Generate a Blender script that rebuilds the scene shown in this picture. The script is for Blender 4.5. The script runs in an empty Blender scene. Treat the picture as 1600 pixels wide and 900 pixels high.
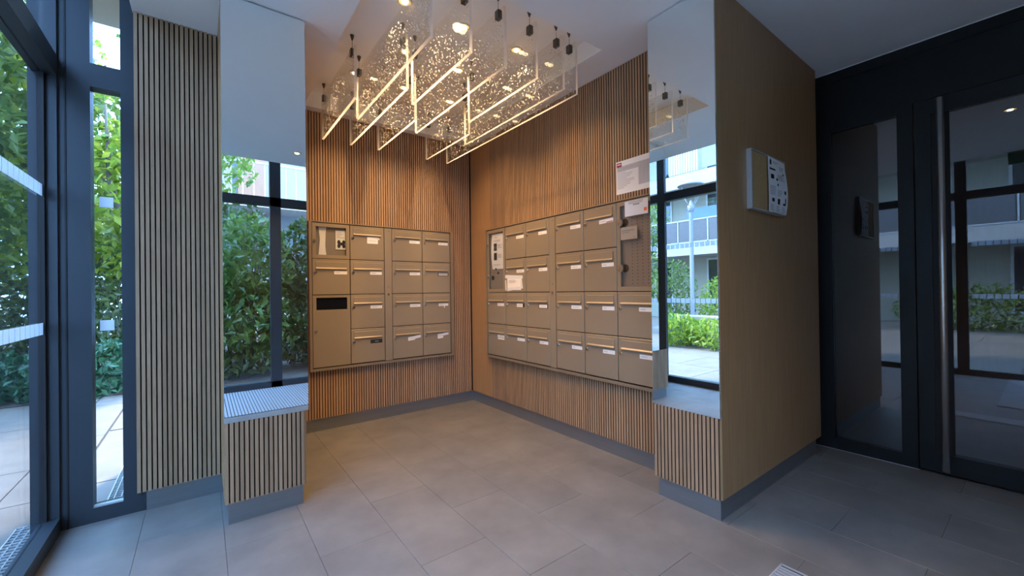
import bpy, math, random
from mathutils import Vector, Matrix

# ------------------------------------------------------------------ camera
scene = bpy.context.scene
col = scene.collection
random.seed(7)
EYE = Vector((0.0, 0.0, 1.15))
YAW, PITCH, ROLL, FPX = 0.6485, 0.0051, -0.0131, 639.0854
fwd = Vector((math.sin(YAW) * math.cos(PITCH), math.cos(YAW) * math.cos(PITCH), math.sin(PITCH)))
rgt0 = Vector((math.cos(YAW), -math.sin(YAW), 0))
up0 = rgt0.cross(fwd)
rgt = rgt0 * math.cos(ROLL) + up0 * math.sin(ROLL)
upv = -rgt0 * math.sin(ROLL) + up0 * math.cos(ROLL)
cam_data = bpy.data.cameras.new('camera')
cam_data.sensor_width = 36.0
cam_data.lens = 36.0 * FPX / 1600.0
cam_data.clip_start = 0.02
cam = bpy.data.objects.new('camera', cam_data)
col.objects.link(cam)
cam.matrix_world = Matrix(((rgt.x, upv.x, -fwd.x, EYE.x), (rgt.y, upv.y, -fwd.y, EYE.y),
                           (rgt.z, upv.z, -fwd.z, EYE.z), (0, 0, 0, 1)))
scene.camera = cam

# ------------------------------------------------------------------ sky, sun, exposure
world = bpy.data.worlds.new('world')
scene.world = world
world.use_nodes = True
bg = world.node_tree.nodes['Background']
bg.inputs['Color'].default_value = (0.26, 0.52, 1.0, 1)
bg.inputs['Strength'].default_value = 13.5
sun_data = bpy.data.lights.new('sun', 'SUN')
sun_data.energy = 9.0
sun_data.angle = math.radians(6)
sun_data.color = (1.0, 0.95, 0.86)
sun = bpy.data.objects.new('sun', sun_data)
col.objects.link(sun)
sun.rotation_euler = Vector((-0.35, -0.55, -0.80)).to_track_quat('-Z', 'Y').to_euler()
scene.view_settings.view_transform = 'Standard'
scene.view_settings.look = 'None'
scene.view_settings.gamma = 1.0
scene.view_settings.use_curve_mapping = False
scene.view_settings.exposure = 0.1
scene.cycles.max_bounces = 14
scene.cycles.diffuse_bounces = 6
scene.cycles.glossy_bounces = 8
scene.cycles.transparent_max_bounces = 48
scene.cycles.sample_clamp_indirect = 6.0
scene.cycles.use_denoising = True
DOWNLIGHT_W = 44.0
WARM = (1.0, 0.63, 0.31)

# ------------------------------------------------------------------ helpers
class MB:
    """collects boxes, tubes, sheets; build() links them as one mesh object"""
    def __init__(self):
        self.v, self.f, self.m, self.s = [], [], [], []
        self.cm = 0
    def face(self, idx, smooth=False):
        self.f.append(idx); self.m.append(self.cm); self.s.append(smooth)
    def poly(self, pts, smooth=False):
        n = len(self.v); self.v += [tuple(p) for p in pts]
        self.face(list(range(n, n + len(pts))), smooth)
    def box(self, a, b):
        x0, y0, z0 = a; x1, y1, z1 = b
        n = len(self.v)
        self.v += [(x0, y0, z0), (x1, y0, z0), (x1, y1, z0), (x0, y1, z0), (x0, y0, z1), (x1, y0, z1), (x1, y1, z1), (x0, y1, z1)]
        for q in ((0, 3, 2, 1), (4, 5, 6, 7), (0, 1, 5, 4), (1, 2, 6, 5), (2, 3, 7, 6), (3, 0, 4, 7)):
            self.face([n + i for i in q])
        return self
    def tube(self, p0, p1, r0, r1=None, n=12, cap=True, smooth=True):
        p0, p1 = Vector(p0), Vector(p1)
        r1 = r0 if r1 is None else r1
        d = (p1 - p0).normalized()
        a = d.orthogonal().normalized(); b = d.cross(a)
        s = len(self.v)
        for p, r in ((p0, r0), (p1, r1)):
            for i in range(n):
                t = 2 * math.pi * i / n
                self.v.append(tuple(p + a * (r * math.cos(t)) + b * (r * math.sin(t))))
        for i in range(n):
            j = (i + 1) % n
            self.face([s + i, s + j, s + n + j, s + n + i], smooth)
        if cap:
            self.face([s + i for i in reversed(range(n))])
            self.face([s + n + i for i in range(n)])
        return self
    def path(self, pts, radii, n=7):
        for i in range(len(pts) - 1):
            self.tube(pts[i], pts[i + 1], radii[i], radii[i + 1], n, cap=(i == 0 or i == len(pts) - 2))
        return self
    def lathe(self, prof, c=(0, 0, 0), n=20, smooth=True):
        """prof: (radius, z) list, turned about z through c"""
        s = len(self.v); k = len(prof)
        for i in range(n):
            t = 2 * math.pi * i / n
            for r, z in prof:
                self.v.append((c[0] + r * math.cos(t), c[1] + r * math.sin(t), c[2] + z))
        for i in range(n):
            j = (i + 1) % n
            for q in range(k - 1):
                self.face([s + i * k + q, s + j * k + q, s + j * k + q + 1, s + i * k + q + 1], smooth)
        return self
    def mesh(self, name, mats):
        me = bpy.data.meshes.new(name)
        me.from_pydata(self.v, [], self.f)
        for m in (mats if isinstance(mats, (list, tuple)) else [mats]):
            me.materials.append(m)
        me.polygons.foreach_set('material_index', self.m)
        me.polygons.foreach_set('use_smooth', self.s)
        me.update()
        return me
    def build(self, name, mats, parent=None, loc=None):
        return link(name, self.mesh(name, mats), parent, loc)

def link(name, me, parent=None, loc=None, rot=None):
    o = bpy.data.objects.new(name, me)
    col.objects.link(o)
    if parent is not None:
        o.parent = parent
    if loc is not None:
        o.location = loc
    if rot is not None:
        o.rotation_euler = rot
    return o

def tag(o, label=None, cat=None, group=None, kind=None):
    if label: o['label'] = label
    if cat: o['category'] = cat
    if group: o['group'] = group
    if kind: o['kind'] = kind
    return o

def thing(name, label, cat, loc=(0, 0, 0), rz=0.0, group=None):
    o = bpy.data.objects.new(name, None)
    col.objects.link(o)
    o.empty_display_size = 0.05
    o.location = loc
    o.rotation_euler = (0, 0, rz)
    return tag(o, label, cat, group)

def struct(name, mb, mats, label=None):
    return tag(mb.build(name, mats), label, kind='structure')

def bx(a, b):
    return MB().box(a, b)

# ------------------------------------------------------------------ materials
def mat_new(name):
    m = bpy.data.materials.new(name)
    m.use_nodes = True
    nt = m.node_tree
    return m, nt, nt.nodes['Principled BSDF']

def plain(name, c, rough=0.5, metal=0.0, spec=0.5, var=0.0, scale=8.0, stretch=(1, 1, 1), bump=0.0, rnd=0.0):
    m, nt, p = mat_new(name)
    p.inputs['Roughness'].default_value = rough
    p.inputs['Metallic'].default_value = metal
    p.inputs['Specular IOR Level'].default_value = spec
    p.inputs['Base Color'].default_value = (*c, 1)
    src = None
    if var > 0 or bump > 0:
        tc = nt.nodes.new('ShaderNodeTexCoord')
        mp = nt.nodes.new('ShaderNodeMapping')
        mp.inputs['Scale'].default_value = stretch
        nz = nt.nodes.new('ShaderNodeTexNoise')
        nz.inputs['Scale'].default_value = scale
        nz.inputs['Detail'].default_value = 6
        nz.inputs['Roughness'].default_value = 0.6
        geo = nt.nodes.new('ShaderNodeNewGeometry')
        nt.links.new(geo.outputs['Position'], mp.inputs['Vector'])
        nt.links.new(mp.outputs['Vector'], nz.inputs['Vector'])
        if var > 0:
            mr = nt.nodes.new('ShaderNodeMapRange')
            mr.inputs['From Min'].default_value = 0.28
            mr.inputs['From Max'].default_value = 0.72
            mr.inputs['To Min'].default_value = 1 - var
            mr.inputs['To Max'].default_value = 1 + var
            nt.links.new(nz.outputs['Fac'], mr.inputs['Value'])
            src = mr.outputs['Result']
        if bump > 0:
            bp = nt.nodes.new('ShaderNodeBump')
            bp.inputs['Strength'].default_value = bump
            bp.inputs['Distance'].default_value = 0.004
            nt.links.new(nz.outputs['Fac'], bp.inputs['Height'])
            nt.links.new(bp.outputs['Normal'], p.inputs['Normal'])
    if rnd > 0:
        oi = nt.nodes.new('ShaderNodeObjectInfo')
        r2 = nt.nodes.new('ShaderNodeMapRange')
        r2.inputs['To Min'].default_value = 1 - rnd
        r2.inputs['To Max'].default_value = 1 + rnd
        nt.links.new(oi.outputs['Random'], r2.inputs['Value'])
        if src is not None:
            mu = nt.nodes.new('ShaderNodeMath'); mu.operation = 'MULTIPLY'
            nt.links.new(src, mu.inputs[0]); nt.links.new(r2.outputs['Result'], mu.inputs[1])
            src = mu.outputs['Value']
        else:
            src = r2.outputs['Result']
    if src is not None:
        vm = nt.nodes.new('ShaderNodeVectorMath'); vm.operation = 'SCALE'
        vm.inputs[0].default_value = c
        nt.links.new(src, vm.inputs['Scale'])
        nt.links.new(vm.outputs['Vector'], p.inputs['Base Color'])
    return m

def clear_glass(name, tint=(1, 1, 1), ior=1.5, gain=1.0):
    """thin pane: lets light through and mirrors by Fresnel"""
    m = bpy.data.materials.new(name); m.use_nodes = True
    nt = m.node_tree; nt.nodes.clear()
    out = nt.nodes.new('ShaderNodeOutputMaterial')
    tr = nt.nodes.new('ShaderNodeBsdfTransparent'); tr.inputs['Color'].default_value = (*tint, 1)
    gl = nt.nodes.new('ShaderNodeBsdfGlossy'); gl.inputs['Roughness'].default_value = 0.0
    geo = nt.nodes.new('ShaderNodeNewGeometry')
    dt = nt.nodes.new('ShaderNodeVectorMath'); dt.operation = 'DOT_PRODUCT'
    nt.links.new(geo.outputs['Incoming'], dt.inputs[0]); nt.links.new(geo.outputs['Normal'], dt.inputs[1])
    def mth(op, a, b=None):
        n = nt.nodes.new('ShaderNodeMath'); n.operation = op
        for i, q in enumerate((a, b)):
            if q is None: continue
            if isinstance(q, (int, float)): n.inputs[i].default_value = q
            else: nt.links.new(q, n.inputs[i])
        return n.outputs['Value']
    r0 = ((ior - 1) / (ior + 1)) ** 2
    k5 = mth('POWER', mth('SUBTRACT', 1.0, mth('ABSOLUTE', dt.outputs['Value'])), 5.0)
    fr = mth('ADD', mth('MULTIPLY', k5, 1 - r0), r0)
    mu = nt.nodes.new('ShaderNodeMath'); mu.operation = 'MULTIPLY'; mu.inputs[1].default_value = gain; mu.use_clamp = True
    mx = nt.nodes.new('ShaderNodeMixShader')
    nt.links.new(fr, mu.inputs[0])
    nt.links.new(mu.outputs['Value'], mx.inputs['Fac'])
    nt.links.new(tr.outputs['BSDF'], mx.inputs[1]); nt.links.new(gl.outputs['BSDF'], mx.inputs[2])
    nt.links.new(mx.outputs['Shader'], out.inputs['Surface'])
    return m

def emit(name, c, s):
    m = bpy.data.materials.new(name); m.use_nodes = True
    nt = m.node_tree; nt.nodes.clear()
    out = nt.nodes.new('ShaderNodeOutputMaterial')
    e = nt.nodes.new('ShaderNodeEmission'); e.inputs['Color'].default_value = (*c, 1); e.inputs['Strength'].default_value = s
    nt.links.new(e.outputs['Emission'], out.inputs['Surface'])
    return m

def leaf_mat(name, c0, c1, trans=0.35):
    m = bpy.data.materials.new(name); m.use_nodes = True
    nt = m.node_tree; nt.nodes.clear()
    out = nt.nodes.new('ShaderNodeOutputMaterial')
    geo = nt.nodes.new('ShaderNodeNewGeometry')
    mix = nt.nodes.new('ShaderNodeMix'); mix.data_type = 'RGBA'
    mix.inputs[6].default_value = (*c0, 1); mix.inputs[7].default_value = (*c1, 1)
    nt.links.new(geo.outputs['Random Per Island'], mix.inputs[0])
    d = nt.nodes.new('ShaderNodeBsdfPrincipled')
    d.inputs['Roughness'].default_value = 0.32
    t = nt.nodes.new('ShaderNodeBsdfTranslucent')
    mx = nt.nodes.new('ShaderNodeMixShader'); mx.inputs['Fac'].default_value = trans
    nt.links.new(mix.outputs[2], d.inputs['Base Color']); nt.links.new(mix.outputs[2], t.inputs['Color'])
    nt.links.new(d.outputs['BSDF'], mx.inputs[1]); nt.links.new(t.outputs['BSDF'], mx.inputs[2])
    nt.links.new(mx.outputs['Shader'], out.inputs['Surface'])
    return m

def sheer(name, c, trans, rough=0.4):
    m, nt, p = mat_new(name)
    p.inputs['Base Color'].default_value = (*c, 1); p.inputs['Roughness'].default_value = rough
    t = nt.nodes.new('ShaderNodeBsdfTranslucent'); t.inputs['Color'].default_value = (*c, 1)
    mx = nt.nodes.new('ShaderNodeMixShader'); mx.inputs['Fac'].default_value = trans
    nt.links.new(p.outputs['BSDF'], mx.inputs[1]); nt.links.new(t.outputs['BSDF'], mx.inputs[2])
    nt.links.new(mx.outputs['Shader'], nt.nodes['Material Output'].inputs['Surface'])
    return m

OAK = (0.375, 0.232, 0.132)
M = dict(
    slat=plain('oak_slat', OAK, 0.5, var=0.16, scale=14, stretch=(9, 9, 0.6), bump=0.05, rnd=0.13),
    slatshade=plain('black_slat_shade', (0.03, 0.022, 0.016), 0.8),
    veneer=plain('oak_veneer', (0.36, 0.205, 0.09), 0.5, var=0.2, scale=10, stretch=(16, 16, 0.35), bump=0.06),
    backing=plain('black_felt', (0.012, 0.010, 0.009), 0.95),
    core=plain('wall_core', (0.30, 0.22, 0.16), 0.8),
    plinth=plain('brushed_plinth', (0.25, 0.255, 0.26), 0.36, metal=0.7, var=0.06, scale=6, stretch=(0.4, 0.4, 10)),
    ceiling=plain('ceiling_paint', (0.86, 0.88, 0.88), 0.85, var=0.015, scale=2),
    tile=plain('floor_tile', (0.158, 0.147, 0.135), 0.45, var=0.2, scale=4.0, bump=0.05, rnd=0.03),
    grout=plain('floor_grout', (0.118, 0.111, 0.104), 0.8),
    frame=plain('anthracite_frame', (0.035, 0.043, 0.052), 0.38, metal=0.2),
    doorframe=plain('anthracite_door', (0.009, 0.012, 0.014), 0.45, spec=0.3),
    rubber=plain('black_gasket', (0.006, 0.006, 0.007), 0.6),
    glass=clear_glass('window_glass'),
    doorglass=clear_glass('door_glass', (0.80, 0.84, 0.86), 1.52, 2.4),
    darkglass=plain('dark_glass', (0.006, 0.008, 0.009), 0.02, spec=0.9),
    mailglass=clear_glass('notice_glass', (0.96, 0.97, 0.97)),
    acrylic=clear_glass('acrylic_face', (0.975, 0.965, 0.945), 1.49, 1.0),
    acrylic_edge=sheer('acrylic_edge', (0.84, 0.82, 0.78), 0.6),
    bubble=plain('acrylic_bubble', (0.98, 0.96, 0.92), 0.26, metal=0.5),
    mirror=plain('mirror_silver', (0.86, 0.93, 0.94), 0.0, metal=1.0),
    mirror_edge=plain('mirror_edge', (0.75, 0.80, 0.82), 0.15, metal=0.8),
    mailbox=plain('taupe_lacquer', (0.315, 0.255, 0.175), 0.36, metal=0.25, var=0.03, scale=3),
    mailframe=plain('taupe_frame', (0.27, 0.215, 0.15), 0.4, metal=0.3),
    mailback=plain('taupe_inner_panel', (0.29, 0.24, 0.19), 0.5, metal=0.2),
    cavity=plain('dark_cavity', (0.003, 0.005, 0.010), 0.7, spec=0.08),
    chrome=plain('lock_chrome', (0.75, 0.72, 0.68), 0.2, metal=1.0),
    steel=plain('satin_steel', (0.75, 0.73, 0.70), 0.27, metal=0.85),
    paper=plain('white_paper', (0.84, 0.82, 0.79), 0.7),
    print=plain('grey_print', (0.24, 0.23, 0.23), 0.8),
    faint=plain('faint_print', (0.47, 0.46, 0.47), 0.8),
    shade=plain('grey_table_print', (0.52, 0.51, 0.52), 0.8),
    black=plain('black_print', (0.015, 0.014, 0.014), 0.6),
    red=plain('crimson_print', (0.33, 0.02, 0.05), 0.6),
    orange=plain('orange_print', (0.80, 0.14, 0.04), 0.6),
    plastic=plain('clear_sleeve', (0.74, 0.75, 0.78), 0.2),
    cardbeige=plain('beige_card', (0.40, 0.33, 0.25), 0.5),
    cork=plain('cork', (0.44, 0.27, 0.11), 0.85, var=0.12, scale=60),
    alu=plain('aluminium_frame', (0.62, 0.63, 0.65), 0.35, metal=0.5),
    gunmetal=plain('gunmetal_clamp', (0.10, 0.10, 0.095), 0.35, metal=0.8),
    ring=plain('lamp_ring', (0.80, 0.72, 0.52), 0.2, metal=0.8),
    lamp=emit('lamp_glow', (1.0, 0.80, 0.47), 26.0),
    reflector=emit('reflector_glow', (1.0, 0.72, 0.28), 1.1),  # lamp light on the reflector put in as its own glow
    lampcool=emit('hall_lamp_glow', (1.0, 0.93, 0.82), 14.0),
    decal=sheer('frosted_decal', (0.86, 0.90, 0.94), 0.6),
    paving=plain('pale_paving', (0.18, 0.148, 0.12), 0.75, var=0.16, scale=5, bump=0.05, rnd=0.05),
    joint=plain('paving_joint', (0.09, 0.09, 0.085), 0.9),
    soil=plain('soil', (0.07, 0.05, 0.035), 0.95, var=0.3, scale=6),
    galva=plain('galvanised_grate', (0.55, 0.54, 0.52), 0.45, metal=0.35),
    pit=plain('grate_pit', (0.02, 0.022, 0.025), 0.9),
    mat=plain('entrance_mat', (0.30, 0.32, 0.34), 0.6),
    render=plain('pale_render', (0.40, 0.35, 0.26), 0.85, var=0.05, scale=1.5),
    bslab=plain('balcony_concrete', (0.36, 0.35, 0.33), 0.8, var=0.05, scale=2),
    bpanel=plain('perforated_panel', (0.09, 0.09, 0.095), 0.6, var=0.25, scale=40),
    bmetal=plain('grey_rail_metal', (0.40, 0.42, 0.44), 0.5),
    bslatw=plain('white_balcony_slat', (0.55, 0.53, 0.48), 0.6),
    bblue=plain('blue_screen', (0.20, 0.27, 0.33), 0.5, var=0.1, scale=1.5),
    bwindow=plain('far_window_glass', (0.03, 0.035, 0.04), 0.05, spec=0.8),
    lamppost=plain('lamp_post_paint', (0.24, 0.24, 0.25), 0.5),
    stone=plain('planter_stone', (0.36, 0.33, 0.28), 0.8, var=0.08, scale=5),
    bark=plain('bark', (0.12, 0.10, 0.08), 0.9, var=0.3, scale=20, stretch=(1, 1, 0.3)),
    cladding=plain('brown_cladding', (0.26, 0.16, 0.11), 0.7, var=0.15, scale=6, stretch=(6, 6, 0.5)),
    greywall=plain('grey_wall', (0.24, 0.25, 0.26), 0.85, var=0.08, scale=2),
    leaf_b=leaf_mat('bright_leaf', (0.14, 0.24, 0.02), (0.38, 0.46, 0.06), 0.5),
    leaf_m=leaf_mat('mid_leaf', (0.06, 0.12, 0.02), (0.22, 0.30, 0.07), 0.4),
    leaf_d=leaf_mat('dark_leaf', (0.03, 0.06, 0.012), (0.14, 0.19, 0.05), 0.3),
    leaf_i=leaf_mat('ivy_leaf', (0.02, 0.075, 0.03), (0.08, 0.20, 0.09), 0.25),
    corridor=plain('corridor_wood', (0.26, 0.14, 0.075), 0.6, var=0.1, scale=6, stretch=(6, 6, 0.5)),
    signgreen=plain('dim_green_sign', (0.02, 0.11, 0.06), 0.35),
    signpale=plain('sign_pictogram', (0.55, 0.66, 0.58), 0.5),
)
M['darkglass'].node_tree.nodes['Principled BSDF'].inputs['IOR'].default_value = 1.75

# ------------------------------------------------------------------ main dimensions (metres)
CEIL = 2.655
ZB = 0.105                     # plinth height
YB, XR = 3.675, 2.255          # slat faces of the two mailbox walls
PX0, PX1, PY0, PY1 = 2.010, 3.430, 0.983, 1.352   # partition with the mirror at its end
CX0, CX1, CY0 = 0.082, 0.450, 2.475               # mirrored column
LX0, LX1, LY0 = -0.280, 0.080, 2.920              # slatted pillar
GX = -0.61                     # left facade glass
FY = 2.98                      # front facade glass
BY = -0.82                     # back facade glass
DX = 3.55                      # door wall
PITCH_S, SLAT_W, SLAT_D = 0.0213, 0.0152, 0.014
MZ0, MZ1 = 0.506, 2.648        # mirrors

# ------------------------------------------------------------------ floor
fl = MB().box((-0.655, -0.95, -0.12), (3.75, 3.02, -0.004)).box((-0.24, 3.02, -0.12), (3.75, 3.90, -0.004))
floor = struct('floor', fl, M['grout'], 'large warm grey stone floor tiles of the entrance hall')
TW, TL = 0.323, 0.646
tile_meshes = {}
def tile_mesh(w, l):
    k = (round(w, 3), round(l, 3))
    if k not in tile_meshes:
        t = MB(); g = 0.0006; b = 0.0008
        x0, x1, y0, y1 = g, w - g, g, l - g
        t.v = [(x0, y0, -0.004), (x1, y0, -0.004), (x1, y1, -0.004), (x0, y1, -0.004),
               (x0, y0, -b), (x1, y0, -b), (x1, y1, -b), (x0, y1, -b),
               (x0 + b, y0 + b, 0), (x1 - b, y0 + b, 0), (x1 - b, y1 - b, 0), (x0 + b, y1 - b, 0)]
        for a in (0, 4):
            for i in range(4):
                j = (i + 1) % 4
                t.face([a + i, a + j, a + 4 + j, a + 4 + i])
        t.face([8, 9, 10, 11])
        tile_meshes[k] = t.mesh('tile', M['tile'])
    return tile_meshes[k]
GRX0, GRX1, GRY0, GRY1 = 1.70, 1.90, 0.10, 0.69       # floor grille cut-out
xi = -0.246 - 2 * TW
row = 0
while xi < 3.56:
    x0, x1 = max(xi, -0.60), min(xi + TW, 3.56)
    yj = 2.90 - 6 * TL + (0.5 * TL if row % 2 == 0 else 0)
    while yj < 3.70:
        y0, y1 = max(yj, -0.86), min(yj + TL, 3.70 if x1 > -0.2 else 2.98)
        if y1 - y0 > 0.03 and x1 - x0 > 0.03:
            if not (x0 < 1.20 and y1 <= 0.36):         # the entrance mat lies in the tiles here
                link('tile', tile_mesh(x1 - x0, y1 - y0), floor, (x0, y0, 0))
        yj += TL
    xi += TW
    row += 1
# grooved entrance mat behind the camera (seen in the column mirror)
matt = thing('entrance_mat', 'grooved grey entrance mat by the back glazing, seen in the column mirror', 'mat', (0, 0, -0.003))
bx((-0.60, -0.80, 0.0), (1.20, 0.33, 0.004)).build('mat_base', M['rubber'], matt)
mb = MB()
mx = -0.595
while mx < 1.19:
    mb.box((mx, -0.795, 0.004), (mx + 0.020, 0.325, 0.010)); mx += 0.027
tag(mb.build('ribs', M['mat'], matt), kind='stuff')
# floor grille near the bottom edge
gr = thing('floor_grille', 'small silver floor grille let into the tiles at the bottom edge', 'grille', (GRX0, GRY0, 0.0))
w, l = GRX1 - GRX0, GRY1 - GRY0
bx((0.004, 0.004, 0.0004), (w - 0.004, l - 0.004, 0.0015)).build('pit', M['pit'], gr)
f = MB()
f.box((0, 0, 0.0004), (0.006, l, 0.006)).box((w - 0.006, 0, 0.0004), (w, l, 0.006)).box((0, l - 0.006, 0.0004), (w, l, 0.006)).box((0, 0, 0.0004), (w, 0.006, 0.006))
f.build('rim', M['alu'], gr)
bar = bx((-0.006, 0.006, 0.0015), (0.006, l - 0.006, 0.005)).mesh('bar', M['alu'])
for i in range(9):
    link('bar', bar, gr, (0.024 + i * 0.019, 0, 0))

# ------------------------------------------------------------------ ceiling with the light recess
RX0, RX1, RY0, RY1, RZ = 0.661, 2.017, 1.695, 3.60, 2.78
CXE, CYE = -0.285, -0.43       # ceiling stops short of the glazed fronts
c = MB()
c.box((CXE, CYE, CEIL), (RX0, 3.90, 2.86)).box((RX1, CYE, CEIL), (3.75, 3.90, 2.86))
c.box((RX0, CYE, CEIL), (RX1, RY0, 2.86)).box((RX0, RY1, CEIL), (RX1, 3.90, 2.86))
c.box((RX0, RY0, RZ), (RX1, RY1, 2.86))
struct('ceiling', c, M['ceiling'], 'white ceiling with a deep rectangular recess over the mailboxes')
s = MB().box((-0.72, -0.95, 3.05), (8.0, 4.0, 9.0))  # unseen mass above the hall, raised to cast shade outside
struct('trim_1', s, M['render'], 'unseen upper storeys over the entrance hall, raised to shade the courtyard')

# ------------------------------------------------------------------ walls
def slat_mesh(h):
    m = bx((0, 0, 0), (SLAT_W, SLAT_D, h))
    m.m = [0, 0, 0, 1, 1, 1]                # oak face; sides painted black for the gap shade, as on black-cored slats
    return m.mesh('slat', [M['slat'], M['slatshade']])
def slats_x(parent, x0, x1, yface, z0, z1):
    """slats facing -Y"""
    me = slat_mesh(z1 - z0); x = x0
    while x + SLAT_W <= x1 + 0.002:
        link('slat', me, parent, (x, yface, z0)); x += PITCH_S
def slats_y(parent, y0, y1, xface, z0, z1):
    """slats facing -X"""
    me = slat_mesh(z1 - z0); y = y1
    while y - SLAT_W >= y0 - 0.002:
        link('slat', me, parent, (xface, y, z0), (0, 0, -math.pi / 2)); y -= PITCH_S

w = MB().box((CX1, YB + SLAT_D, ZB), (XR + 0.3, YB + 0.25, CEIL))
wall_back = struct('wall_back', w, M['backing'], 'oak slatted wall behind the smaller mailbox bank')
slats_x(wall_back, CX1 + 0.004, XR, YB, ZB, CEIL - 0.001)
w = MB().box((XR + SLAT_D, PY1, ZB), (3.75, YB + 0.2, CEIL))
wall_right = struct('wall_right', w, M['backing'], 'oak slatted wall behind the larger mailbox bank')
slats_y(wall_right, PY1 + 0.002, 3.325, XR, ZB, CEIL - 0.001)
bx((XR, 3.330, ZB), (XR + SLAT_D, YB, CEIL - 0.001)).build('veneer_panel', M['veneer'], wall_right)
# partition with mirrored end
w = MB().box((PX0 + SLAT_D, PY0 + 0.012, ZB), (PX1 - 0.002, PY1 - 0.002, CEIL))
wall_part = struct('wall_partition', w, M['backing'], 'oak veneered partition wall carrying the notice board')
bx((PX0 + 0.0115, PY0, ZB), (PX1, PY0 + 0.012, CEIL - 0.001)).build('veneer_panel', M['veneer'], wall_part)
bx((PX1 - 0.002, PY0 + 0.012, ZB), (PX1 + 0.004, PY1, CEIL - 0.001)).build('veneer_panel', M['veneer'], wall_part)
slats_y(wall_part, PY0, PY1 - 0.001, PX0, ZB, MZ0 - 0.002)
bx((PX0 + 0.010, PY1 - 0.002, ZB), (XR, PY1, CEIL - 0.001)).build('veneer_panel', M['veneer'], wall_part)
# mirrored column
w = MB().box((CX0 + 0.012, CY0 + SLAT_D, ZB), (CX1 - 0.012, 3.9, CEIL))
wall_col = struct('wall_column', w, M['backing'], 'oak clad column carrying the tall left mirror')
bx((CX0, CY0 + 0.010, ZB), (CX0 + 0.012, LY0 + 0.2, CEIL - 0.001)).build('veneer_panel', M['veneer'], wall_col)
bx((CX1 - 0.012, CY0 + 0.010, ZB), (CX1, YB, CEIL - 0.001)).build('veneer_panel', M['veneer'], wall_col)
slats_x(wall_col, CX0 + 0.001, CX1 - 0.0, CY0, ZB, MZ0 - 0.002)
# slatted pillar next to the front glazing
w = MB().box((LX0 + 0.004, LY0 + SLAT_D, ZB), (LX1 + 0.03, 3.9, CEIL))
wall_pil = struct('wall_pillar', w, M['backing'], 'narrow oak slatted pillar beside the narrow front window')
slats_x(wall_pil, LX0, LX1 + 0.004, LY0, ZB, CEIL - 0.001)
w = MB().box((-0.25, 3.02, -0.1), (0.3, 3.98, 3.05))
struct('wall_outer_left', w, M['render'], 'outer wall beyond the narrow window')
# far right end by the doors and the rest of the hall
struct('wall_end', MB().box((PX1 + 0.004, PY1 - 0.25, 0), (3.75, PY1 + 0.05, CEIL)), M['doorframe'], 'dark return wall beside the glazed door')
struct('wall_front', MB().box((1.22, -0.95, 0), (3.75, -0.80, 3.05)), M['veneer'], 'oak veneered wall behind the camera')
# plinths
PB = 0.0145
def plinth(name, a, b, label):
    struct(name, MB().box(a, b), M['plinth'], label)
plinth('baseboard_back', (CX1 - 0.012, YB + PB, 0), (XR + 0.02, YB + 0.06, ZB), 'brushed metal plinth under the smaller mailbox wall')
plinth('baseboard_right', (XR + PB, PY1, 0), (XR + 0.06, YB + 0.02, ZB), 'brushed metal plinth under the larger mailbox wall')
plinth('baseboard_partition', (PX0 + PB, PY0 + 0.012, 0), (3.368, PY1 - 0.014, ZB), 'brushed metal plinth under the partition')
plinth('baseboard_column', (CX0 + PB, CY0 + 0.011, 0), (CX1 - 0.016, 3.6, ZB), 'brushed metal plinth under the mirrored column')
plinth('baseboard_pillar', (-0.244, LY0 + 0.012, 0), (CX0 + 0.05, 3.6, ZB), 'brushed metal plinth under the slatted pillar')

# ------------------------------------------------------------------ mirrors
def wall_mirror(name, label, loc, rz, w):
    t = thing(name, label, 'mirror', loc, rz)
    h = MZ1 - MZ0
    bx((0, 0.0006, 0), (w, 0.0105, h)).build('mirror_body', M['mirror_edge'], t)
    bx((0.0012, 0.0, 0.0012), (w - 0.0012, 0.0006, h - 0.0012)).build('silvered_face', M['mirror'], t)
    return t
wall_mirror('wall_mirror', 'tall mirror on the left column, reflecting shrubs and dark glazing', (CX0, CY0, MZ0), 0, CX1 - CX0 + 0.012)
wall_mirror('wall_mirror', 'tall mirror on the partition end, reflecting balconies and a street lamp', (PX0, PY1 + 0.006, MZ0), -math.pi / 2, PY1 - PY0 + 0.004)

# ------------------------------------------------------------------ glazed fronts
TZ0, TZ1, FTOP = 2.225, 2.325, 3.05
# left front: glass at x = GX, seen past the left edge and in the right mirror
w1 = struct('window_1', MB().box((-0.655, 2.925, 0), (-0.560, 3.03, FTOP)), M['frame'], 'dark glazed front on the left with square frosted decals')
def part(name, mb, mat, parent):
    return mb.build(name, mat, parent)
part('bottom_rail', MB().box((-0.625, -0.85, 0), (-0.557, 2.925, 0.072)), M['frame'], w1)
part('transom', MB().box((-0.640, -0.85, TZ0), (-0.557, 2.925, TZ1)), M['frame'], w1)
part('head_rail', MB().box((-0.640, -0.85, 2.98), (-0.560, 2.925, FTOP)), M['frame'], w1)
for my in (0.64, 1.96):
    part('mullion', MB().box((-0.645, my, 0.072), (-0.557, my + 0.10, TZ0)), M['frame'], w1)
    part('mullion', MB().box((-0.645, my, TZ1), (-0.557, my + 0.10, 2.98)), M['frame'], w1)
part('gasket', MB().box((GX - 0.012, 2.905, 0.072), (GX + 0.012, 2.925, TZ0)), M['rubber'], w1)
for (y0, y1, z0, z1) in ((2.06, 2.91, 0.072, TZ0), (0.74, 1.96, 0.072, TZ0), (-0.80, 0.64, 0.072, TZ0), (2.06, 2.91, TZ1, 2.98), (0.74, 1.96, TZ1, 2.98), (-0.80, 0.64, TZ1, 2.98)):
    part('pane', MB().box((GX - 0.004, y0, z0), (GX + 0.004, y1, z1)), M['glass'], w1)
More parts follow.
